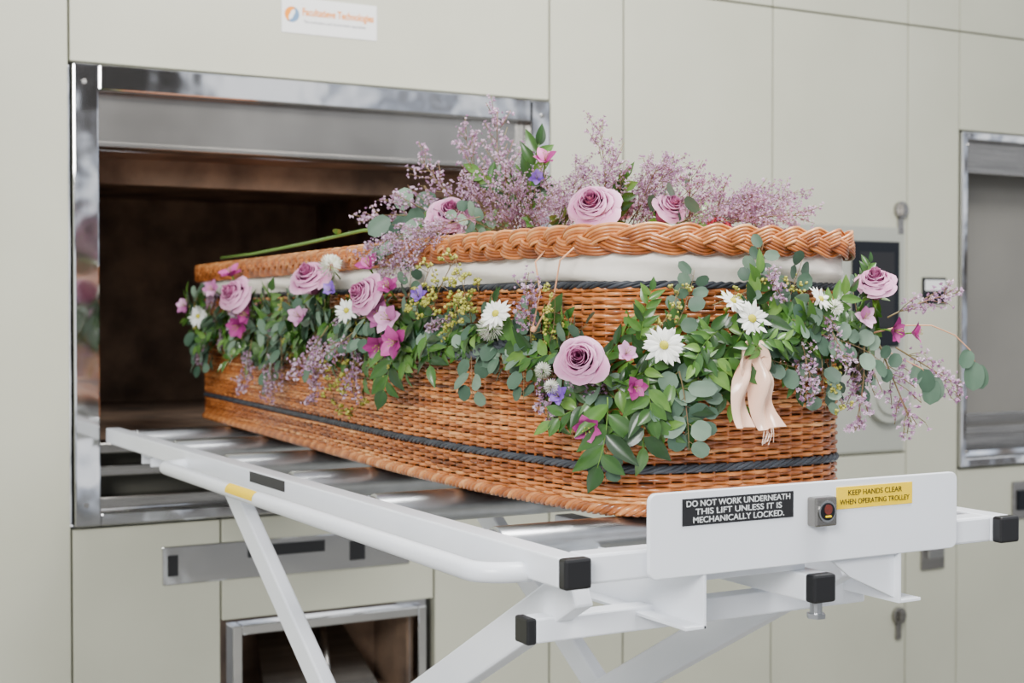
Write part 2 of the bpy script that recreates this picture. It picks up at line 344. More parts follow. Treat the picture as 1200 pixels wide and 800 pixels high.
# ---------------------------------------------------------------- coffin
poly=[(1.315,4.26,.06),(1.185,2.40,.45),(1.235,1.862,.095),(1.46,1.832,.14),(1.703,1.862,.10),(1.750,2.40,.45),(1.60,4.26,.06)]
def outline(off,N):
    n=len(poly); P=[np.array(p[:2]) for p in poly]; pts=[]
    for i in range(n):
        p=P[i];a=P[i-1];b=P[(i+1)%n];c=poly[i][2]
        c2=p+(b-p)/np.linalg.norm(b-p)*min(c,.49*np.linalg.norm(b-p)); c1=p+(a-p)/np.linalg.norm(a-p)*min(c,.49*np.linalg.norm(a-p))
        for k in range(13):
            t=k/12; pts.append((1-t)**2*c1+2*t*(1-t)*p+t*t*c2)
    pts=np.array(pts)
    d=np.linalg.norm(np.roll(pts,-1,0)-pts,axis=1); s=np.concatenate([[0],np.cumsum(d)]); L=s[-1]
    q=np.vstack([pts,pts[:1]]); ss=np.linspace(0,L,N,endpoint=False)
    X=np.interp(ss,s,q[:,0]);Y=np.interp(ss,s,q[:,1])
    tx=np.roll(X,-1)-np.roll(X,1);ty=np.roll(Y,-1)-np.roll(Y,1);l=np.hypot(tx,ty)+1e-12
    nx,ny=ty/l,-tx/l
    if ((X-1.46)*nx+(Y-3)*ny).mean()<0: nx,ny=-nx,-ny
    return np.stack([X+nx*off,Y+ny*off],1),np.stack([nx,ny],1),L
CO=empty('wicker_coffin',(1.46,3.0,1.0),label='tapered buff willow wicker coffin with plaited lid border and grey bands',category='coffin')
def cf(n,mb,mt,par=None,**k):
    mb.v=[(a-1.46,b-3.0,c-1.0) for a,b,c in mb.v]
    return finish(n,mb,mt,par or CO,**k)
_,_,LEN=outline(0,1000)
NST=int(LEN/.026)//2*2; SUB=6; NS=NST*SUB
def weave(m,z0,z1,pitch=.0068):
    P,Nn,_=outline(0,NS); k=np.arange(NS); rows=int((z1-z0)/pitch); pitch=(z1-z0)/rows
    for r in range(rows):
        ph=math.pi*(r%2); o=.0036*np.sin(math.pi*k/SUB+ph)+rng.uniform(-.0006,.0006)
        z=z0+(r+.5)*pitch+.0009*np.sin(k/37.0+r*2.1)+.0007*np.sin(k/11.0+r*1.3)
        pa=np.stack([P[:,0]+Nn[:,0]*o,P[:,1]+Nn[:,1]*o,z],1)
        base=rng.uniform(.36,.74); kn=np.arange(0,NS+50,50); seg=np.interp(k,kn,rng.uniform(-.26,.26,len(kn)))
        s2=np.repeat(rng.uniform(-.12,.12,NST//2+1),SUB*2)[:NS]
        m.tube(pa,.0038*rng.uniform(.9,1.1),7,closed=True,tint=np.clip(base+seg+s2,0,1),flat=.8)
m=MB(); weave(m,1.018,1.066); weave(m,1.082,1.358)
P,Nn,_=outline(0,NST)
for i in range(NST):
    m.tube([(P[i,0],P[i,1],1.0),(P[i,0],P[i,1],1.364)],.0026,5,tint=.38)
body=cf('body',m,M_wicker,smooth=True,attr=True)
m=MB(); P,_,_=outline(-.006,200); n=200
vs=[(x,y,1.004) for x,y in P]+[(x,y,1.40) for x,y in P]
m.add(vs,[(i,(i+1)%n,(i+1)%n+n,i+n) for i in range(n)]+[tuple(range(n))]); cf('gap_shade_shell',m,M_wdark)  # added dark sheet behind the weave, its colour stands in for shade in the gaps
def rope(m,off,zc,R,r,pitch,strands,tb=.5,tv=.3,n=6,flatz=1.0):
    Lr=LEN; N=int(Lr/pitch*10); P,Nn,_=outline(off,N); turns=round(Lr/pitch)
    for s in range(strands):
        a=np.arange(N)/N*2*math.pi*turns+s*2*math.pi/strands
        o=R*np.cos(a); z=zc+R*flatz*np.sin(a)
        m.tube(np.stack([P[:,0]+Nn[:,0]*o,P[:,1]+Nn[:,1]*o,z],1),r,n,closed=True,tint=np.clip(tb+rng.uniform(-tv,tv)+.1*np.sin(np.arange(N)/40.),0,1))
m=MB(); rope(m,.003,1.011,.0058,.0050,.055,4,.58,.25); cf('foot_border',m,M_wicker,body,smooth=True,attr=True)
m=MB(); rope(m,.002,1.074,.0038,.0034,.07,4,.45,.3); cf('grey_band',m,M_band,body,smooth=True,attr=True)
m=MB(); rope(m,.002,1.362,.0038,.0034,.07,4,.45,.3); cf('grey_band',m,M_band,body,smooth=True,attr=True)
m=MB(); N=80
t=np.linspace(0,1,N)
for s in range(3):
    a=t*2*math.pi*9+s*2.094
    yy=2.46-.38*t; zz=1.283-.040*np.sin(t*math.pi); xx=1.197-.035*np.sin(t*math.pi)**.5
    m.tube(np.stack([xx+.005*np.cos(a),yy,zz+.005*np.sin(a)],1),.005,8,tint=.8+.1*s)
cf('rope_handle',m,M_band,body,smooth=True,attr=True,label='grey twisted rope handle')
m=MB(); N=700; rows=8; vs=[]
for j in range(rows+1):
    z=1.366+.056*j/rows; P,Nn,_=outline(.001+.016*math.sin(math.pi*j/rows),N)
    k=np.arange(N); wv=.0026*np.sin(k*.21+j*.7)+.0026*np.sin(k*.083+j*1.3)
    vs+= [(P[i,0]+Nn[i,0]*wv[i],P[i,1]+Nn[i,1]*wv[i],z+(.0035*math.sin(i*.05) if j==0 else 0)) for i in range(N)]
m.add(vs,[(j*N+i,j*N+(i+1)%N,(j+1)*N+(i+1)%N,(j+1)*N+i) for j in range(rows) for i in range(N)]); cf('cloth_lining',m,M_cloth,smooth=True)
lid=empty('lid',(0,0,0),CO)
m=MB(); per=.150; N=int(LEN/per*36); turns=round(LEN/per); P,Nn,_=outline(.025,N)
for s in range(3):
    a=np.arange(N)/N*2*math.pi*turns+s*2*math.pi/3
    zz=.0128*np.sin(a); oo=.0066*np.sin(2*a)
    dz=np.cos(a)
    for q in range(5):
        w=(q-2)*.0052
        sl=.0128*dz*2*math.pi/per; c=1/np.sqrt(1+sl*sl)
        sh=-(w*sl*c); idx=(np.arange(N)+sh/(LEN/N))%N
        px=np.interp(idx,np.arange(N+1),np.append(P[:,0],P[0,0])); py=np.interp(idx,np.arange(N+1),np.append(P[:,1],P[0,1]))
        i0=idx.astype(int)%N
        m.tube(np.stack([px+Nn[i0,0]*oo,py+Nn[i0,1]*oo,1.432+zz+w*c],1),.0029,6,closed=True,tint=np.clip(.54+rng.uniform(-.25,.25)+.14*np.sin(a),0,1))
cf('plaited_border',m,M_wicker,lid,smooth=True,attr=True)
m=MB(); N=300; vs=[];R=10
P,_,_=outline(.014,N)
for j in range(R+1):
    t=j/R; sc=1-t
    for i in range(N):
        cy=np.clip(P[i,1],2.2,4.0)
        vs.append((1.46+(P[i,0]-1.46)*sc,cy+(P[i,1]-cy)*sc,1.435+.024*math.sin(t*math.pi/2)))
m.add(vs,[(j*N+i,j*N+(i+1)%N,(j+1)*N+(i+1)%N,(j+1)*N+i) for j in range(R) for i in range(N)])
m.add([(x,y,1.414) for x,y in P],[tuple(range(N))])
M_top=mat('woven_lid',srgb(205,128,72),.5,col2=srgb(120,66,32),scale=60,bump=.8,bscale=90,stretch=(1,.3,1))
cf('woven_top',m,M_top,lid,smooth=True)

# ---------------------------------------------------------------- flower kit
def nrm(v): v=np.array(v,float); return v/(np.linalg.norm(v)+1e-12)
def leaf(m,base,d,nv,L,Wd,shape='point',bend=.2,fold=.25,tint=.5,nu=7):
    d=nrm(d); nv=np.array(nv,float); nv=nrm(nv-d*np.dot(nv,d)); s=np.cross(nv,d); vs=[];tt=[]
    for i in range(nu+1):
        t=i/nu
        if shape=='point': w=math.sin(math.pi*min(1,t**.8))**.9*(1-.15*t)
        elif shape=='round': w=math.sqrt(max(0,1-(2*t-1)**2))**.85
        else: w=math.sin(math.pi*t**1.3)**.8
        w=max(w,.03)*Wd/2
        for j in (-1,-.5,0,.5,1):
            p=np.array(base)+d*L*t+s*w*j+nv*(abs(j)*fold*w-bend*L*t*t)
            vs.append(p); tt.append(tint+(.06 if j==0 else 0))
    fs=[(i*5+j,i*5+j+1,i*5+j+6,i*5+j+5) for i in range(nu) for j in range(4)]
    m.add(vs,fs,0,tt)
R_=random.Random(23)
def U(a,b): return R_.uniform(a,b)
def curve_path(L,bend,side,n=10):
    return [np.array([L*t, side*L*t*t, -bend*L*t*t]) for t in np.linspace(0,1,n)]
def mk_ruscus(L=.15,n=11,ls=.068,wd=(.32,.44)):
    st=MB(); lf=MB(); pa=curve_path(L,U(.0,.2),U(-.25,.25)); st.tube(pa,np.linspace(.0016,.0008,len(pa)),5)
    for k in range(n):
        t=(k+.7)/n; i=min(len(pa)-2,int(t*(len(pa)-1))); p=pa[i]+(pa[i+1]-pa[i])*(t*(len(pa)-1)-i); tg=nrm(pa[i+1]-pa[i])
        sd=1 if k%2 else -1
        d=tg*U(.5,.9)+np.array([0,sd*U(.5,.9),U(-.15,.35)]) if k<n-1 else tg
        leaf(lf,p,d,(U(-.3,.3),U(-.5,.5),1),ls*U(.75,1.15)*(1-.25*t),ls*U(*wd),'point',U(.05,.3),.3,U(.05,.8))
    return [('stem',mkmesh('ruscus_stem',st,M_gstem,True),{}),('leaves',mkmesh('ruscus_leaves',lf,M_rus,True,True),{})]
def mk_euc(L=.16,n=8,ls=.060,path=None):
    st=MB(); lf=MB(); pa=path if path is not None else curve_path(L,U(.0,.25),U(-.3,.3)); st.tube(pa,np.linspace(.0015,.0007,len(pa)),5)
    for k in range(n):
        t=(k+.8)/n; i=min(len(pa)-2,int(t*(len(pa)-1))); p=pa[i]; tg=nrm(pa[i+1]-pa[i]); sd=1 if k%2 else -1
        d=tg*U(.2,.7)+np.array([0,sd*U(.6,1),U(-.2,.5)]); d=nrm(d)
        st.tube([p,p+d*.010],.0006,4)
        leaf(lf,p+d*.009,d,(U(-.5,.5),U(-.5,.5),1),ls*U(.7,1.1)*(1-.2*t),ls*U(.58,.82)*(1-.2*t),'round',U(-.05,.2),.12,U(.05,.95))
    return [('stem',mkmesh('eucalyptus_stem',st,M_twig,True),{}),('leaves',mkmesh('eucalyptus_leaves',lf,M_euc,True,True),{})]
def blob(m,p,r,tint,n=5):
    vs=[p+np.array([0,0,r]),p-np.array([0,0,r])]
    for j in (.5,-.5):
        for i in range(n):
            a=2*math.pi*(i+(.5 if j<0 else 0))/n; vs.append(p+r*np.array([math.cos(a)*.87,math.sin(a)*.87,j]))
    fs=[(0,2+i,2+(i+1)%n) for i in range(n)]+[(1,2+n+(i+1)%n,2+n+i) for i in range(n)]
    for i in range(n): fs+= [(2+i,2+n+i,2+(i+1)%n),(2+(i+1)%n,2+n+i,2+n+(i+1)%n)]
    m.add(vs,fs,0,tint)
def mk_seed(L=.11):
    st=MB(); sd=MB(); pa=curve_path(L,U(0,.3),U(-.3,.3)); st.tube(pa,np.linspace(.0013,.0006,len(pa)),5)
    for k in range(12):
        i=min(len(pa)-1,1+int(k/12*len(pa))); p=pa[i]; d=nrm((U(.1,.8),U(-1,1),U(-.4,.9)))
        q=p+d*U(.01,.02); st.tube([p,q],.0006,4)
        for _ in range(6):
            d2=nrm(d+np.array([U(-.8,.8),U(-.8,.8),U(-.8,.8)])); e=q+d2*U(.005,.011); st.tube([q,e],.0004,4); blob(sd,e,U(.0024,.0036),U(.1,.9))
    return [('stem',mkmesh('seed_stem',st,M_twig,True),{}),('seeds',mkmesh('seeds',sd,M_seed,True,True),{'kind':'stuff'})]
def mk_statice(L=.18,spread=.5,nb=15,nf=9):
    st=MB(); fl=MB(); pa=curve_path(L,U(-.05,.12),U(-.15,.15),12); st.tube(pa,np.linspace(.0014,.0006,len(pa)),5)
    for k in range(nb):
        t=.15+.85*(k+.5)/nb; i=min(len(pa)-2,int(t*(len(pa)-1))); p=pa[i]; tg=nrm(pa[i+1]-pa[i])
        a=U(0,6.28); d=nrm(tg*U(.6,1.1)+np.array([0,math.cos(a),math.sin(a)*.75])*spread*1.3)
        bl=L*U(.18,.38)*(1.15-.6*t); mid=p+d*bl*.5; end=p+d*bl+tg*bl*.25
        st.tube([p,mid,end],.0006,4)
        for q in range(nf):
            u=U(.35,1.0); c=p+(end-p)*u; off=nrm((U(-1,1),U(-1,1),U(-1,1)))
            e=c+off*U(.002,.012); 
            if q%3==0: st.tube([c,e],.0004,3)
            r=U(.0024,.0042); zt=U(0,1)
            ax=nrm(off+tg*.5); s1=nrm(np.cross(ax,(.3,.5,.8))); s2=np.cross(ax,s1)
            vs=[e-ax*r*.6]; 
            for w_ in range(10):
                an=w_*math.pi/5; rr=r*(1.1 if w_%2 else .55); vs.append(e+(s1*math.cos(an)+s2*math.sin(an))*rr+ax*r*.4)
            fl.add(vs,[(0,1+w_,1+(w_+1)%10) for w_ in range(10)],0,[max(0,zt-.35)]+[zt]*10)
    return [('stem',mkmesh('statice_stem',st,M_twig,True),{}),('florets',mkmesh('florets',fl,M_stat,False,True),{'kind':'stuff'})]
def mk_rose(mt,r=.04,open_=1.0,n=30):
    pt=MB(); 
    for k in range(n):
        t=k/(n-1); az=k*2.39996+U(-.2,.2); Rk=r*(.08+.66*t**.85)*open_; hk=r*(1.45-.38*t)*U(.94,1.06)
        hw=math.radians(82-22*t); nu=8; nv=8; vs=[];tt=[]
        curl=.05+.34*t**1.8; tip=U(.14,.28)
        for i in range(nu+1):
            b=i/nu
            for j in range(nv+1):
                a_=-1+2*j/nv; edge=1-tip*abs(a_)**2.0
                bb=b*edge
                rad=Rk*(.34+.66*math.sin(min(1,bb*1.2)*math.pi/2)**(.7))+r*.012
                if b>.75: rad+=Rk*curl*((b-.75)/.25)**1.6*(1+.4*math.cos(a_*2.6))
                z=hk*(math.sin(bb*math.pi/2)**.9)- (r*.24*t*((b-.75)/.25)**2 if b>.75 else 0)-r*.40*t+r*.025*math.sin(a_*7+k)
                rad*=1+.08*math.sin(a_*3.1+k*1.7)*b
                ang=az+a_*hw*(.45+.55*math.sin(min(1,.25+b)*math.pi/2))
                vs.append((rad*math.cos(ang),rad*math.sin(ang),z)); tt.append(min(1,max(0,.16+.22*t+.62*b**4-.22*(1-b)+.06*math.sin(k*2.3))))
        W1=nv+1
        pt.add(vs,[(i*W1+j,i*W1+j+1,(i+1)*W1+j+1,(i+1)*W1+j) for i in range(nu) for j in range(nv)],0,tt)
    st=MB(); st.tube([(0,0,-r*.25),(0,0,-r*.6),(.004,0,-r*1.6)],[r*.18,r*.12,.0022],8)
    for k in range(5):
        a=k*1.2566; leaf(st,np.array([0,0,-r*.3]),(math.cos(a),math.sin(a),-.1),(0,0,-1),r*.8,r*.28,'point',-.1,.1,.4)
    return [('petals',mkmesh('rose_petals',pt,mt,True,True),{}),('calyx',mkmesh('rose_calyx',st,M_gstem,True),{})]
def mk_daisy(r=.03,n=15,layers=2):
    pt=MB()
    for l in range(layers):
        for k in range(n):
            a=2*math.pi*(k+.5*l)/n+U(-.12,.12); d=(math.cos(a),math.sin(a),U(-.05,.35)+.2*l)
            leaf(pt,np.array([math.cos(a),math.sin(a),0])*r*.18,d,(0,0,1),r*U(.72,1.02)*(1-.15*l),r*.27,'petal',U(.05,.4),-.25,U(.45,1),5)
    ey=MB(); N=16; vs=[(0,0,r*.22)]
    for i in range(1,5):
        ph=i/4*math.pi/2
        for k in range(N): vs.append((r*.24*math.sin(ph)*math.cos(2*math.pi*k/N),r*.24*math.sin(ph)*math.sin(2*math.pi*k/N),r*.20*math.cos(ph)+r*.02))
    fs=[(0,1+k,1+(k+1)%N) for k in range(N)]
    for i in range(3): fs+=[(1+i*N+k,1+(i+1)*N+k,1+(i+1)*N+(k+1)%N,1+i*N+(k+1)%N) for k in range(N)]
    ey.add(vs,fs,0,.5)
    st=MB(); st.tube([(0,0,-.001),(0,0,-r*.3),(.003,0,-r*1.3)],[r*.2,.0016,.0014],8)
    return [('petals',mkmesh('daisy_petals',pt,M_wpet,True,True),{}),('flower_centre',mkmesh('daisy_centre',ey,M_eye,True,True),{}),('stem',mkmesh('daisy_stem',st,M_gstem,True),{})]
def mk_pom(r=.028):
    pt=MB()
    for k in range(90):
        ph=math.acos(1-k/90*1.25); a=k*2.39996; d=np.array([math.sin(ph)*math.cos(a),math.sin(ph)*math.sin(a),math.cos(ph)])
        leaf(pt,d*r*.35,d,(d[1],-d[0],.4),r*U(.55,.7),r*.22,'petal',U(-.1,.1),-.3,U(.2,.9),3)
    st=MB(); st.tube([(0,0,-.001),(.003,0,-r*1.5)],.0016,6)
    return [('petals',mkmesh('pompon_petals',pt,M_wpet,True,True),{}),('stem',mkmesh('pompon_stem',st,M_gstem,True),{})]
def mk_als(mt,r=.025):
    pt=MB()
    for l in range(2):
        for k in range(3):
            a=2*math.pi*(k+.5*l)/3+U(-.15,.15); d=(math.cos(a)*.7,math.sin(a)*.7,U(.75,1.15)-.1*l)
            leaf(pt,np.array([0,0,-r*.3]),d,(-math.cos(a)*.8,-math.sin(a)*.8,.8),r*U(1.15,1.45),r*(1.0 if l==0 else .8),'petal',U(.1,.4),.3,U(.2,.95),7)
    st=MB(); st.tube([(0,0,-r*.25),(0,0,-r*.6),(.003,0,-r*1.6)],[r*.12,.002,.0014],7)
    sm=MB()
    for k in range(5):
        a=k*1.2566; e=np.array([math.cos(a)*r*.25,math.sin(a)*r*.25,r*.75]); sm.tube([(0,0,-r*.2),e*.6,e],.0005,4); blob(sm,e,.0013,.5)
    return [('petals',mkmesh('lily_petals',pt,mt,True,True),{}),('stamens',mkmesh('lily_stamens',sm,M_seed,True,True),{}),('stem',mkmesh('lily_stem',st,M_gstem,True),{})]
KIT={
 'ruscus':[mk_ruscus() for _ in range(5)],'ruscus_long':[mk_ruscus(.13,7,.088) for _ in range(2)],'broad':[mk_ruscus(.10,6,.076,(.42,.55)) for _ in range(3)],
 'euc':[mk_euc() for _ in range(5)],'seed':[mk_seed() for _ in range(3)],
 'statice':[mk_statice(.20,.65,19,12) for _ in range(5)],'statice_small':[mk_statice(.12,.65,13,9) for _ in range(4)],
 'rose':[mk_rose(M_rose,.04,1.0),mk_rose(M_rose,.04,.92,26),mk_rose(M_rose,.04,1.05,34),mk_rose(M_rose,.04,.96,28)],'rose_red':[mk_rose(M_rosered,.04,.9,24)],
 'daisy':[mk_daisy(),mk_daisy(n=13)],'pom':[mk_pom()],
 'als_m':[mk_als(M_mag) for _ in range(3)],'als_p':[mk_als(M_pink) for _ in range(2)],'als_v':[mk_als(M_vio)]}
INFO={'ruscus':('greenery_sprig','leafy sprig of glossy pointed green leaves','foliage'),'ruscus_long':('greenery_sprig','hanging sprig of long pointed green leaves','foliage'),'broad':('greenery_sprig','sprig of broad dark green leaves','foliage'),
 'euc':('eucalyptus_sprig','sprig of eucalyptus with round silvery green leaves','foliage'),'seed':('seeded_eucalyptus_sprig','twiggy sprig of small yellow green seed buds','foliage'),
 'statice':('statice_sprig','airy branching sprig of tiny pale lilac florets','flower'),'statice_small':('statice_sprig','short branching sprig of tiny pale lilac florets','flower'),
 'rose':('rose','open mauve pink rose bloom with layered petals','flower'),'rose_red':('rose','small deep red rose bloom on the coffin lid','flower'),
 'daisy':('daisy','white daisy with a yellow green centre','flower'),'pom':('chrysanthemum','small white pompon chrysanthemum bloom','flower'),
 'als_m':('peruvian_lily','magenta trumpet shaped lily bloom with pointed petals','flower'),'als_p':('peruvian_lily','pale lilac pink lily bloom with pointed petals','flower'),'als_v':('peruvian_lily','small violet bloom with pointed petals','flower')}
cnt={}
def plant(kind,loc,X,Z,scale=1.0,where='garland'):
    v=KIT[kind]; i=cnt.get(kind,0); cnt[kind]=i+1; parts=v[i%len(v)]; nm,lb,cat=INFO[kind]
    Z=nrm(Z); 
    if X is None:
        X=np.cross(Z,nrm((U(-1,1),U(-1,1),U(-1,1))))
        X=nrm(X)
    else:
        X=nrm(X); Z=nrm(Z-X*np.dot(X,Z))
    Y=np.cross(Z,X)
    M=Matrix(((X[0],Y[0],Z[0],loc[0]),(X[1],Y[1],Z[1],loc[1]),(X[2],Y[2],Z[2],loc[2]),(0,0,0,1)))@Matrix.Scale(scale,4)
    e=bpy.data.objects.new(nm,None); e.empty_display_size=.02; COL.objects.link(e); e.matrix_world=M
    e['label']=lb+(' in the side garland' if where=='garland' else ' in the lid spray') if 'lid' not in lb else lb
    e['category']=cat; e['group']=nm.replace('_',' ')+'s in the '+('garland' if where=='garland' else 'lid spray')
    for pn,me,pr in parts:
        o=bpy.data.objects.new(pn,me); COL.objects.link(o); o.parent=e
        for k_,v_ in pr.items(): o[k_]=v_
    return e
G=[(1.285,4.14,1.300,.07),(1.285,3.9,1.285,.075),(1.267,3.534,1.285,.075),(1.245,3.25,1.30,.07),(1.225,2.974,1.305,.065),(1.207,2.727,1.300,.065),(1.193,2.54,1.290,.07),
(1.195,2.35,1.292,.055),(1.205,2.2,1.290,.055),(1.217,2.10,1.280,.055),(1.225,1.979,1.240,.065),(1.232,1.92,1.222,.075),(1.26,1.87,1.212,.075),(1.31,1.85,1.235,.07),(1.38,1.842,1.275,.055),(1.50,1.835,1.297,.050),
(1.60,1.84,1.292,.05),(1.68,1.86,1.280,.05),(1.715,1.93,1.27,.055),(1.725,2.05,1.28,.05),(1.73,2.3,1.29,.05)]
GP=np.array(G); gd=np.concatenate([[0],np.cumsum(np.hypot(np.diff(GP[:,0]),np.diff(GP[:,1])))])
def gat(s):
    x,y,z,h=[np.interp(s,gd,GP[:,i]) for i in range(4)]
    e=.03; t=nrm((np.interp(s+e,gd,GP[:,0])-np.interp(s-e,gd,GP[:,0]),np.interp(s+e,gd,GP[:,1])-np.interp(s-e,gd,GP[:,1]),0))
    nv=np.array([t[1],-t[0],0]);
    if np.dot(nv,(x-1.46,y-3.0 if y<1.9 else 0,0))<0: nv=-nv
    return np.array([x,y,z]),t,nv,h
s=0.02
while s<gd[-1]:
    p,t,nv,h=gat(s)
    far=p[1]>2.7; near=p[1]<1.95
    for rep in range(4 if near else 3):
        kind=R_.choices(['ruscus','euc','seed','statice_small','broad'],[32,32,7,12,17])[0]
        a=R_.choice([U(-.4,.4),U(2.74,3.54),U(-1.4,-.5) if R_.random()<.45 else U(.5,1.4)])
        d=t*math.cos(a)+np.array([0,0,1])*math.sin(a)+nv*U(.06,.40)
        loc=p+nv*U(.010,.045)+np.array([0,0,U(-.8,.4)*h])-t*math.cos(a)*.05
        sc=U(.62,.86)*(h/.08)**.3*(1.08 if far else .96)
        plant(kind,loc,d,nv+np.array([U(-.5,.5),U(-.5,.5),U(-.2,.7)]),sc)
    s+=.033
def bloom(kind,p,f,r,base,where='garland',push=.03):
    f=nrm(f); plant(kind,np.array(p)+f*push,None,f,r/base,where)
FL=(-.78,-.55,.30)
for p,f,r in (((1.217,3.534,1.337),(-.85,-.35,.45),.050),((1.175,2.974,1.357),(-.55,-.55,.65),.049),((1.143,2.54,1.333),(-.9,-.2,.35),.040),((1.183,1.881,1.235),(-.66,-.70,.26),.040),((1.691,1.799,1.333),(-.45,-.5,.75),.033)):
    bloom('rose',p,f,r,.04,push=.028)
for p,f,r in (((1.263,1.809,1.259),(-.30,-.9,.30),.030),((1.413,1.798,1.293),(-.1,-.9,.45),.029),((1.377,1.801,1.311),(.1,-.7,.7),.022),((1.157,2.727,1.311),(-.7,-.6,.3),.025),((1.25,4.02,1.30),(-.8,-.6,.2),.03),((1.538,1.796,1.320),(.3,-.85,.6),.022),((1.155,2.09,1.30),(-.8,-.5,.5),.026)):
    bloom('daisy',p,f,r,.03,push=.036)
for p,f,r in (((1.160,2.12,1.285),FL,.026),((1.165,2.836,1.397),(-.7,-.5,.6),.028),((1.176,1.979,1.218),FL,.015),((1.575,1.796,1.315),(.1,-.9,.4),.015),((1.165,1.935,1.195),FL,.013)):
    bloom('pom',p,f,r,.028)
for k,p,f,r in (('als_m',(1.183,1.883,1.157),(-.5,-.8,-.35),.022),('als_m',(1.222,1.829,1.210),(-.2,-.95,-.1),.017),('als_p',(1.214,1.833,1.246),(-.3,-.9,.4),.016),('als_v',(1.179,1.937,1.180),FL,.016),
 ('als_m',(1.225,3.68,1.394),(-.5,-.4,.8),.026),('als_p',(1.25,4.15,1.327),FL,.024),('als_m',(1.217,3.58,1.290),(-.7,-.6,-.2),.029),('als_m',(1.147,2.60,1.385),(-.6,-.4,.8),.024),('als_p',(1.143,2.49,1.296),FL,.028),
 ('als_m',(1.143,2.455,1.268),(-.8,-.5,-.1),.028),('als_v',(1.145,2.38,1.332),(-.6,-.6,.5),.015),('als_v',(1.162,2.82,1.355),FL,.016),('als_m',(1.146,2.56,1.265),(-.6,-.7,-.3),.026),('als_p',(1.146,2.53,1.30),FL,.026),
 ('als_m',(1.70,1.80,1.292),(.2,-.9,-.1),.020),('als_p',(1.65,1.80,1.30),(-.2,-.9,.3),.018),('als_m',(1.74,1.80,1.282),(.5,-.8,.1),.017),('als_p',(1.24,3.86,1.37),FL,.024),('als_p',(1.18,3.05,1.30),FL,.024),('als_m',(1.143,2.50,1.345),(-.6,-.5,.6),.022),('als_m',(1.222,3.50,1.305),(-.9,-.3,.2),.026)):
    bloom(k,p,f,r,.025)
for p,d,k,sc in (((1.20,3.34,1.25),(-.1,-.4,-1),'statice_small',1.2),((1.20,3.48,1.25),(-.1,.1,-1),'statice_small',1.1),((1.17,2.95,1.26),(-.15,-.3,-1),'statice_small',1.15),((1.155,2.72,1.28),(-.2,-.3,-.9),'statice_small',1.1),((1.15,2.68,1.29),(-.3,.2,-.3),'statice_small',1.1),((1.15,2.85,1.29),(-.3,.2,-.6),'statice_small',1.1),
 ((1.18,2.0,1.25),(0,-.3,-1),'statice_small',1.0),((1.17,2.03,1.27),(-.2,-.3,.5),'statice_small',1.0),((1.52,1.79,1.30),(.1,-.25,-1),'statice_small',1.0),((1.56,1.79,1.33),(.3,-.25,-.6),'statice_small',.9),((1.66,1.79,1.27),(-.1,-.2,-1),'statice_small',1.2),((1.70,1.80,1.27),(.35,-.2,-1),'statice_small',1.3),((1.74,1.80,1.26),(.9,-.2,-.5),'statice_small',1.2),((1.73,1.81,1.31),(.8,-.2,.4),'statice_small',1.1),((1.50,1.79,1.33),(-.4,-.25,.2),'statice_small',.8),
 ((1.17,2.93,1.25),(-.1,.1,-1),'seed',1.1),((1.16,2.78,1.25),(-.1,-.2,-1),'seed',1.2),((1.14,2.33,1.32),(-.2,-.6,.5),'seed',1.1),((1.145,2.28,1.31),(-.2,-.8,.1),'seed',1.0),((1.15,2.2,1.30),(-.3,-.5,.4),'seed',1.0),((1.14,2.40,1.31),(-.2,-.5,.5),'seed',1.0),((1.18,1.99,1.27),(-.1,-.5,.4),'seed',.8),((1.25,1.81,1.28),(.6,-.2,.6),'seed',.8),((1.36,1.80,1.33),(.8,-.2,.3),'seed',.8),((1.55,1.80,1.35),(-.5,-.2,.3),'seed',.8),((1.60,1.80,1.25),(-.3,-.3,-1),'seed',.8),
 ((1.145,2.51,1.265),(-.1,-.1,-1),'ruscus_long',.75),((1.14,2.36,1.28),(-.2,-.6,-.5),'ruscus_long',.6),((1.20,1.85,1.190),(-.02,-.12,-1),'ruscus_long',.82),((1.235,1.81,1.21),(.1,-.1,-1),'ruscus_long',.75),((1.28,1.80,1.22),(.5,-.15,-.9),'ruscus_long',.65),((1.34,1.80,1.24),(.4,-.2,-.8),'ruscus',.65),((1.29,1.79,1.23),(.2,-.15,-1),'euc',.75),((1.32,1.79,1.24),(.2,-.2,-1),'euc',.65),((1.29,1.79,1.26),(.9,-.2,-.3),'ruscus',.7),((1.33,1.79,1.24),(.7,-.2,-.1),'broad',.8),((1.24,1.80,1.22),(-.1,-.2,-1),'broad',.6),
 ((1.42,1.80,1.35),(.3,-.2,.5),'euc',.5),((1.30,1.81,1.30),(.4,-.2,.9),'euc',.55),((1.24,1.82,1.28),(0,-.2,1),'ruscus',.5),((1.66,1.80,1.34),(.2,-.2,1),'ruscus',.42),((1.57,1.79,1.25),(-.1,-.2,-1),'euc',.55),((1.52,1.79,1.29),(.9,-.2,-.1),'euc',.65),((1.60,1.79,1.31),(-.9,-.2,0),'ruscus',.55),((1.47,1.79,1.27),(.9,-.2,-.2),'ruscus',.6),((1.44,1.79,1.31),(.8,-.2,.2),'broad',.65),((1.54,1.79,1.31),(-.8,-.2,.1),'broad',.6),((1.62,1.79,1.27),(.8,-.2,-.2),'euc',.65),((1.37,1.80,1.29),(-.7,-.2,-.3),'ruscus',.6),((1.40,1.765,1.275),(.7,-.3,.1),'ruscus',.45),((1.43,1.76,1.265),(-.9,-.3,.2),'broad',.45)):
    plant(k,p,d,(-.45,-.85,.25) if p[1]<2.05 else (-.85,-.5,.2),sc)
pth=[np.array(q) for q in ((0,0,0),(.05,-.02,.012),(.10,-.03,.012),(.15,-.035,-.005),(.185,-.035,-.03),(.20,-.035,-.055))]
fine=[]
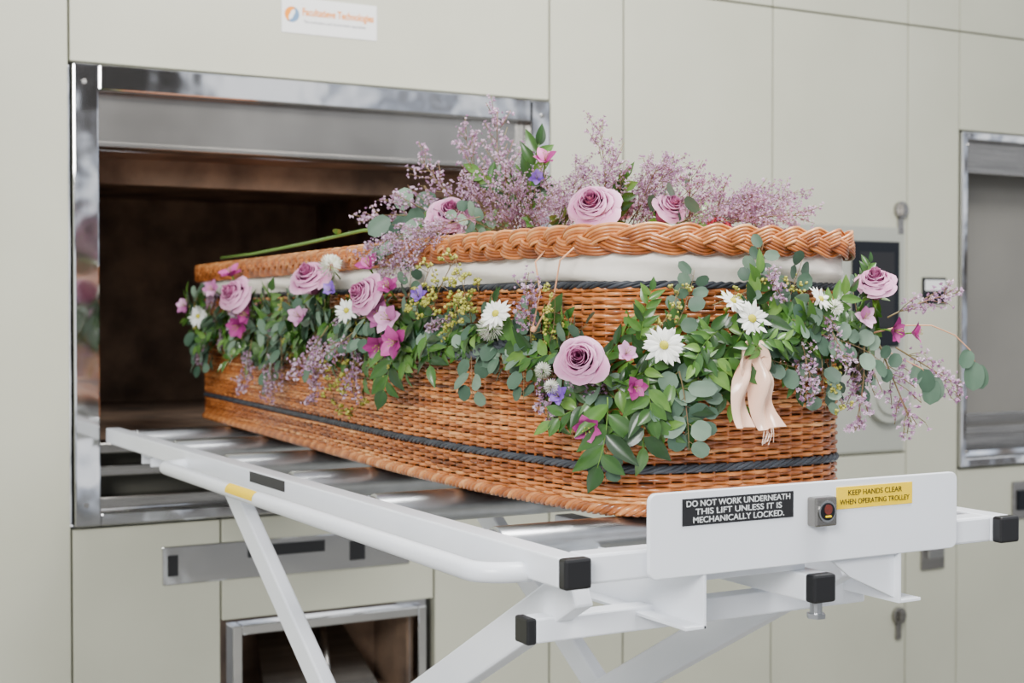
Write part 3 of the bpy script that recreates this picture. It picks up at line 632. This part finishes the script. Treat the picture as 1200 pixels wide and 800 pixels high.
for i in range(len(pth)-1):
    for t in (0,.5): fine.append(pth[i]*(1-t)+pth[i+1]*t)
fine.append(pth[-1])
e=empty('trailing_eucalyptus_branch',(1.70,1.81,1.285),label='thin reddish eucalyptus twig with drooping round leaves',category='foliage')
st=MB(); lf=MB(); st.tube(fine,np.linspace(.0014,.0007,len(fine)),6)
p2=[np.array(q) for q in ((0,0,-.02),(.04,-.03,-.045),(.075,-.035,-.06),(.095,-.035,-.085))]; st.tube(p2,.001,6)
for p,d,L_ in (((.195,-.035,-.05),(-.1,-.1,-1),.050),((.20,-.035,-.055),(.3,-.1,-.9),.045),((.095,-.035,-.075),(-.1,-.1,-1),.046),((.09,-.035,-.07),(.4,-.1,-1),.05),((.075,-.035,-.06),(.3,-.1,-.9),.042),((.07,-.03,-.055),(-.4,-.1,-.9),.035),((.185,-.035,-.03),(-.5,-.1,-.8),.036)):
    leaf(lf,p,d,(U(-.9,-.3),-1,U(-.3,.3)),L_,L_*.72,'round',.08,.12,U(.2,.9),8)
finish('stem',st,M_twine,e,smooth=True); finish('leaves',lf,M_euc,e,smooth=True,attr=True)

# ------------------------------------------------------ lid spray
LS=[(1.17,2.65),(1.22,2.50),(1.28,2.37),(1.32,2.24),(1.36,2.16),(1.44,2.10),(1.50,2.07),(1.62,2.057),(1.73,2.05)]
def sp(kind,b,tip,sc=None,L=.20):
    b=np.array(b,float); d=np.array(tip,float)-b; l=np.linalg.norm(d)
    plant(kind,b,d,(-.5,-.8,.3),sc or l/L,'lid')
for tip,b in (((1.27,2.37,1.69),(1.30,2.36,1.48)),((1.23,2.42,1.65),(1.30,2.38,1.47)),((1.19,2.50,1.61),(1.28,2.42,1.47)),((1.31,2.30,1.62),(1.33,2.30,1.47)),((1.17,2.56,1.56),(1.28,2.44,1.46)),
 ((1.14,2.66,1.50),(1.25,2.50,1.465)),((1.13,2.62,1.42),(1.22,2.50,1.48)),((1.14,2.52,1.38),(1.20,2.46,1.49)),((1.12,2.45,1.42),(1.22,2.38,1.49)),((1.11,2.40,1.41),(1.20,2.36,1.49)),((1.13,2.57,1.36),(1.19,2.52,1.48)),((1.12,2.50,1.44),(1.22,2.44,1.49)),((1.12,2.40,1.46),(1.22,2.30,1.49)),((1.36,2.20,1.59),(1.36,2.24,1.47)),((1.38,2.14,1.65),(1.40,2.16,1.48)),
 ((1.44,2.10,1.585),(1.42,2.14,1.47)),((1.49,2.08,1.57),(1.45,2.14,1.47)),((1.56,2.07,1.56),(1.48,2.12,1.47)),((1.63,2.06,1.545),(1.50,2.10,1.47)),((1.70,2.06,1.535),(1.55,2.10,1.475)),((1.77,2.05,1.52),(1.60,2.09,1.475)),((1.70,2.0,1.505),(1.55,2.05,1.475)),((1.78,2.10,1.55),(1.62,2.10,1.475)),
 ((1.30,2.20,1.53),(1.32,2.30,1.475)),((1.25,2.30,1.54),(1.32,2.34,1.475)),((1.22,2.36,1.56),(1.30,2.40,1.47))):
    sp('statice',b,tip)
for i in range(44):
    u=U(.8,7.8); j=int(u); f_=u-j; x=LS[j][0]*(1-f_)+LS[j+1][0]*f_; y=LS[j][1]*(1-f_)+LS[j+1][1]*f_
    tall=.115 if j<5 else .07
    sp('statice',(x+.03,y+.05,1.462),(x+U(-.08,.12),y+U(-.09,.08),1.475+U(.03,tall)))
for tip,b,k in (((1.18,2.58,1.55),(1.28,2.46,1.47),'euc'),((1.15,2.60,1.48),(1.25,2.48,1.47),'euc'),((1.33,2.27,1.63),(1.32,2.32,1.50),'ruscus'),((1.27,2.36,1.60),(1.32,2.32,1.50),'ruscus'),((1.40,2.08,1.54),(1.40,2.16,1.47),'ruscus'),((1.45,2.0,1.52),(1.45,2.1,1.47),'euc'),((1.30,2.15,1.50),(1.35,2.22,1.47),'ruscus'),((1.20,2.36,1.50),(1.28,2.36,1.47),'euc'),((1.65,2.2,1.52),(1.52,2.15,1.47),'ruscus'),((1.35,2.6,1.52),(1.35,2.42,1.47),'ruscus'),((1.17,2.5,1.47),(1.26,2.44,1.475),'broad'),((1.28,2.24,1.49),(1.33,2.30,1.475),'broad')):
    sp(k,b,tip,None,.16)
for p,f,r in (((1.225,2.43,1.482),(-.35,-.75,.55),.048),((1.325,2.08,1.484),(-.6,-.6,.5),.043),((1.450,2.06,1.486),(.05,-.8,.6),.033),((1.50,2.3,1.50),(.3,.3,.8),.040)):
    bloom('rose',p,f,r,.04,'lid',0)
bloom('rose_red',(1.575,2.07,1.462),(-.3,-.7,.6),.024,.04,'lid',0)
bloom('als_m',(1.32,2.24,1.590),(-.2,-.5,.8),.022,.025,'lid',0)
bloom('als_v',(1.315,2.26,1.560),(-.4,-.7,.3),.014,.025,'lid',0)
e=empty('long_flower_stem',(1.205,3.78,1.47),label='long green flower stem lying along the lid edge',category='stem')
m=MB(); m.tube([(0.015,0,-.006),(.0,-.3,-.006),(-.005,-.65,.004),(-.005,-1.0,.018),(.03,-1.25,.012)],.0035,8); finish('stem',m,M_gstem,e,smooth=True)
m=MB(); leaf(m,(0,-.85,.015),(-.3,-.6,.3),(0,0,1),.05,.02,'point',.2,.2,.7); leaf(m,(0,-.6,.002),(.3,-.6,.2),(0,0,1),.04,.016,'point',.2,.2,.7); finish('leaves',m,M_rus,e,smooth=True,attr=True)
# satin ribbon
e=empty('satin_ribbon',(1.405,1.770,1.248),label='peach satin ribbon hanging from the garland with frayed ends',category='ribbon')
def strip(m,pts,wd,ntv=(1,0,0),fold=.004,taper=None,fr=2.4):
    P=np.array(pts,float); n=len(P); s=nrm(ntv); vs=[]; K=11
    for i,p in enumerate(P):
        tw=1 if taper is None else taper[0]+(taper[1]-taper[0])*min(1,i/(n-1)*2.2)
        for j in range(K):
            a=(j-5)/5; vs.append(p+s*a*wd*tw/2+np.array([0,-1,0])*(fold*math.sin(a*fr+i*.16)+fold*.4*math.cos(i*.5+a)))
    m.add(vs,[(i*K+j,i*K+j+1,(i+1)*K+j+1,(i+1)*K+j) for i in range(n-1) for j in range(K-1)])
def smooth_pts(P,n=24):
    P=np.array(P,float); t=np.linspace(0,len(P)-1,n); o=[]
    for u in t:
        i=min(int(u),len(P)-2); f=u-i; p0=P[max(i-1,0)];p1=P[i];p2=P[i+1];p3=P[min(i+2,len(P)-1)]
        o.append(.5*((2*p1)+(-p0+p2)*f+(2*p0-5*p1+4*p2-p3)*f*f+(-p0+3*p1-3*p2+p3)*f**3))
    return o
m=MB(); strip(m,smooth_pts([(-.002,0,.005),(-.014,-.014,-.022),(-.020,-.006,-.062),(-.016,-.012,-.105)]),.042,(1,.25,0),.008,(.45,1),3.0); finish('ribbon_tail',m,M_satin,e,smooth=True)
m=MB(); strip(m,smooth_pts([(.006,0,.005),(.016,-.018,-.026),(.022,-.008,-.068),(.033,-.014,-.108)]),.042,(1,-.3,.15),.009,(.45,1),3.2); finish('ribbon_tail',m,M_satin,e,smooth=True)
m=MB(); strip(m,smooth_pts([(0,0,0),(-.016,-.016,.016),(-.026,-.018,.004),(-.020,-.014,-.014),(0,-.008,-.006)],26),.026,(.3,.1,1),.003); finish('ribbon_loop',m,M_satin,e,smooth=True)
m=MB(); strip(m,smooth_pts([(0,0,0),(.014,-.018,.016),(.026,-.018,.004),(.018,-.012,-.012),(0,-.008,-.004)],26),.026,(-.3,.1,1),.003); finish('ribbon_loop',m,M_satin,e,smooth=True)
m=MB()
for k in range(7): x=.022+k*.003; m.tube([(x,-.012,-.106),(x+U(-.004,.006),-.014,-.116),(x+U(-.012,.008),-.014,-.124-U(0,.010))],.0004,4)
finish('frayed_threads',m,M_satin,e,kind='stuff')
e=empty('twine_tie',(1.19,2.02,1.35),label='thin raffia twine tied from the lid rim to the garland',category='twine')
m=MB(); m.tube([(.002,.0,.070),(-.018,.0,.050),(-.012,-.005,.0),(-.03,-.01,-.06)],.0016,6); m.tube([(.0,-.09,.070),(-.02,-.08,.050),(-.012,-.05,.0),(-.03,-.02,-.06)],.0016,6)
finish('twine',m,M_twine,e,smooth=True)
m=MB(); blob(m,np.array([-.03,-.015,-.058]),.006,.5,6); finish('knot',m,M_twine,e,smooth=True)

# ---------------------------------------------------------------- camera, light
cam=bpy.data.cameras.new('camera'); co=bpy.data.objects.new('camera',cam); COL.objects.link(co)
co.location=(0,0,1.32); co.rotation_euler=(math.radians(90-1.18),0,math.radians(-29.2))
cam.sensor_width=36; cam.lens=51; cam.clip_start=.05
cam.dof.use_dof=True; cam.dof.focus_distance=2.25; cam.dof.aperture_fstop=5.6
SC.camera=co
W=bpy.data.worlds.new('world'); SC.world=W; W.use_nodes=True; nt=W.node_tree; N=nt.nodes; L=nt.links
tc=N.new('ShaderNodeTexCoord'); no=N.new('ShaderNodeTexNoise'); no.inputs['Scale'].default_value=8; no.inputs['Detail'].default_value=3
rp=N.new('ShaderNodeValToRGB'); cr=rp.color_ramp; cr.elements[0].position=.40; cr.elements[0].color=(.05,.045,.04,1); cr.elements[1].position=.56; cr.elements[1].color=(2.0,2.04,2.12,1)  # made-up bright and dark patches, added for the polished steel to reflect
q=cr.elements.new(.46); q.color=(.22,.20,.19,1); q=cr.elements.new(.49); q.color=(.75,.85,1.05,1)
L.new(tc.outputs['Generated'],no.inputs['Vector']); L.new(no.outputs['Fac'],rp.inputs[0]); L.new(rp.outputs[0],N['Background'].inputs[0]); N['Background'].inputs[1].default_value=.92
def area(n,loc,tgt,size,e,col=(1,1,1)):
    l=bpy.data.lights.new(n,'AREA'); l.shape='RECTANGLE'; l.size=size[0]; l.size_y=size[1]; l.energy=e; l.color=col
    o=bpy.data.objects.new(n,l); COL.objects.link(o); o.location=loc; o.rotation_euler=(Vector(tgt)-Vector(loc)).to_track_quat('-Z','Y').to_euler(); return o
area('window_light',(-2.2,-1.0,2.9),(1.5,2.6,1.1),(1.8,1.3),280,(1,.99,.97))
area('ceiling_light',(2.2,1.4,3.5),(1.7,3.2,1),(2.0,1.0),190,(1,.99,.97))
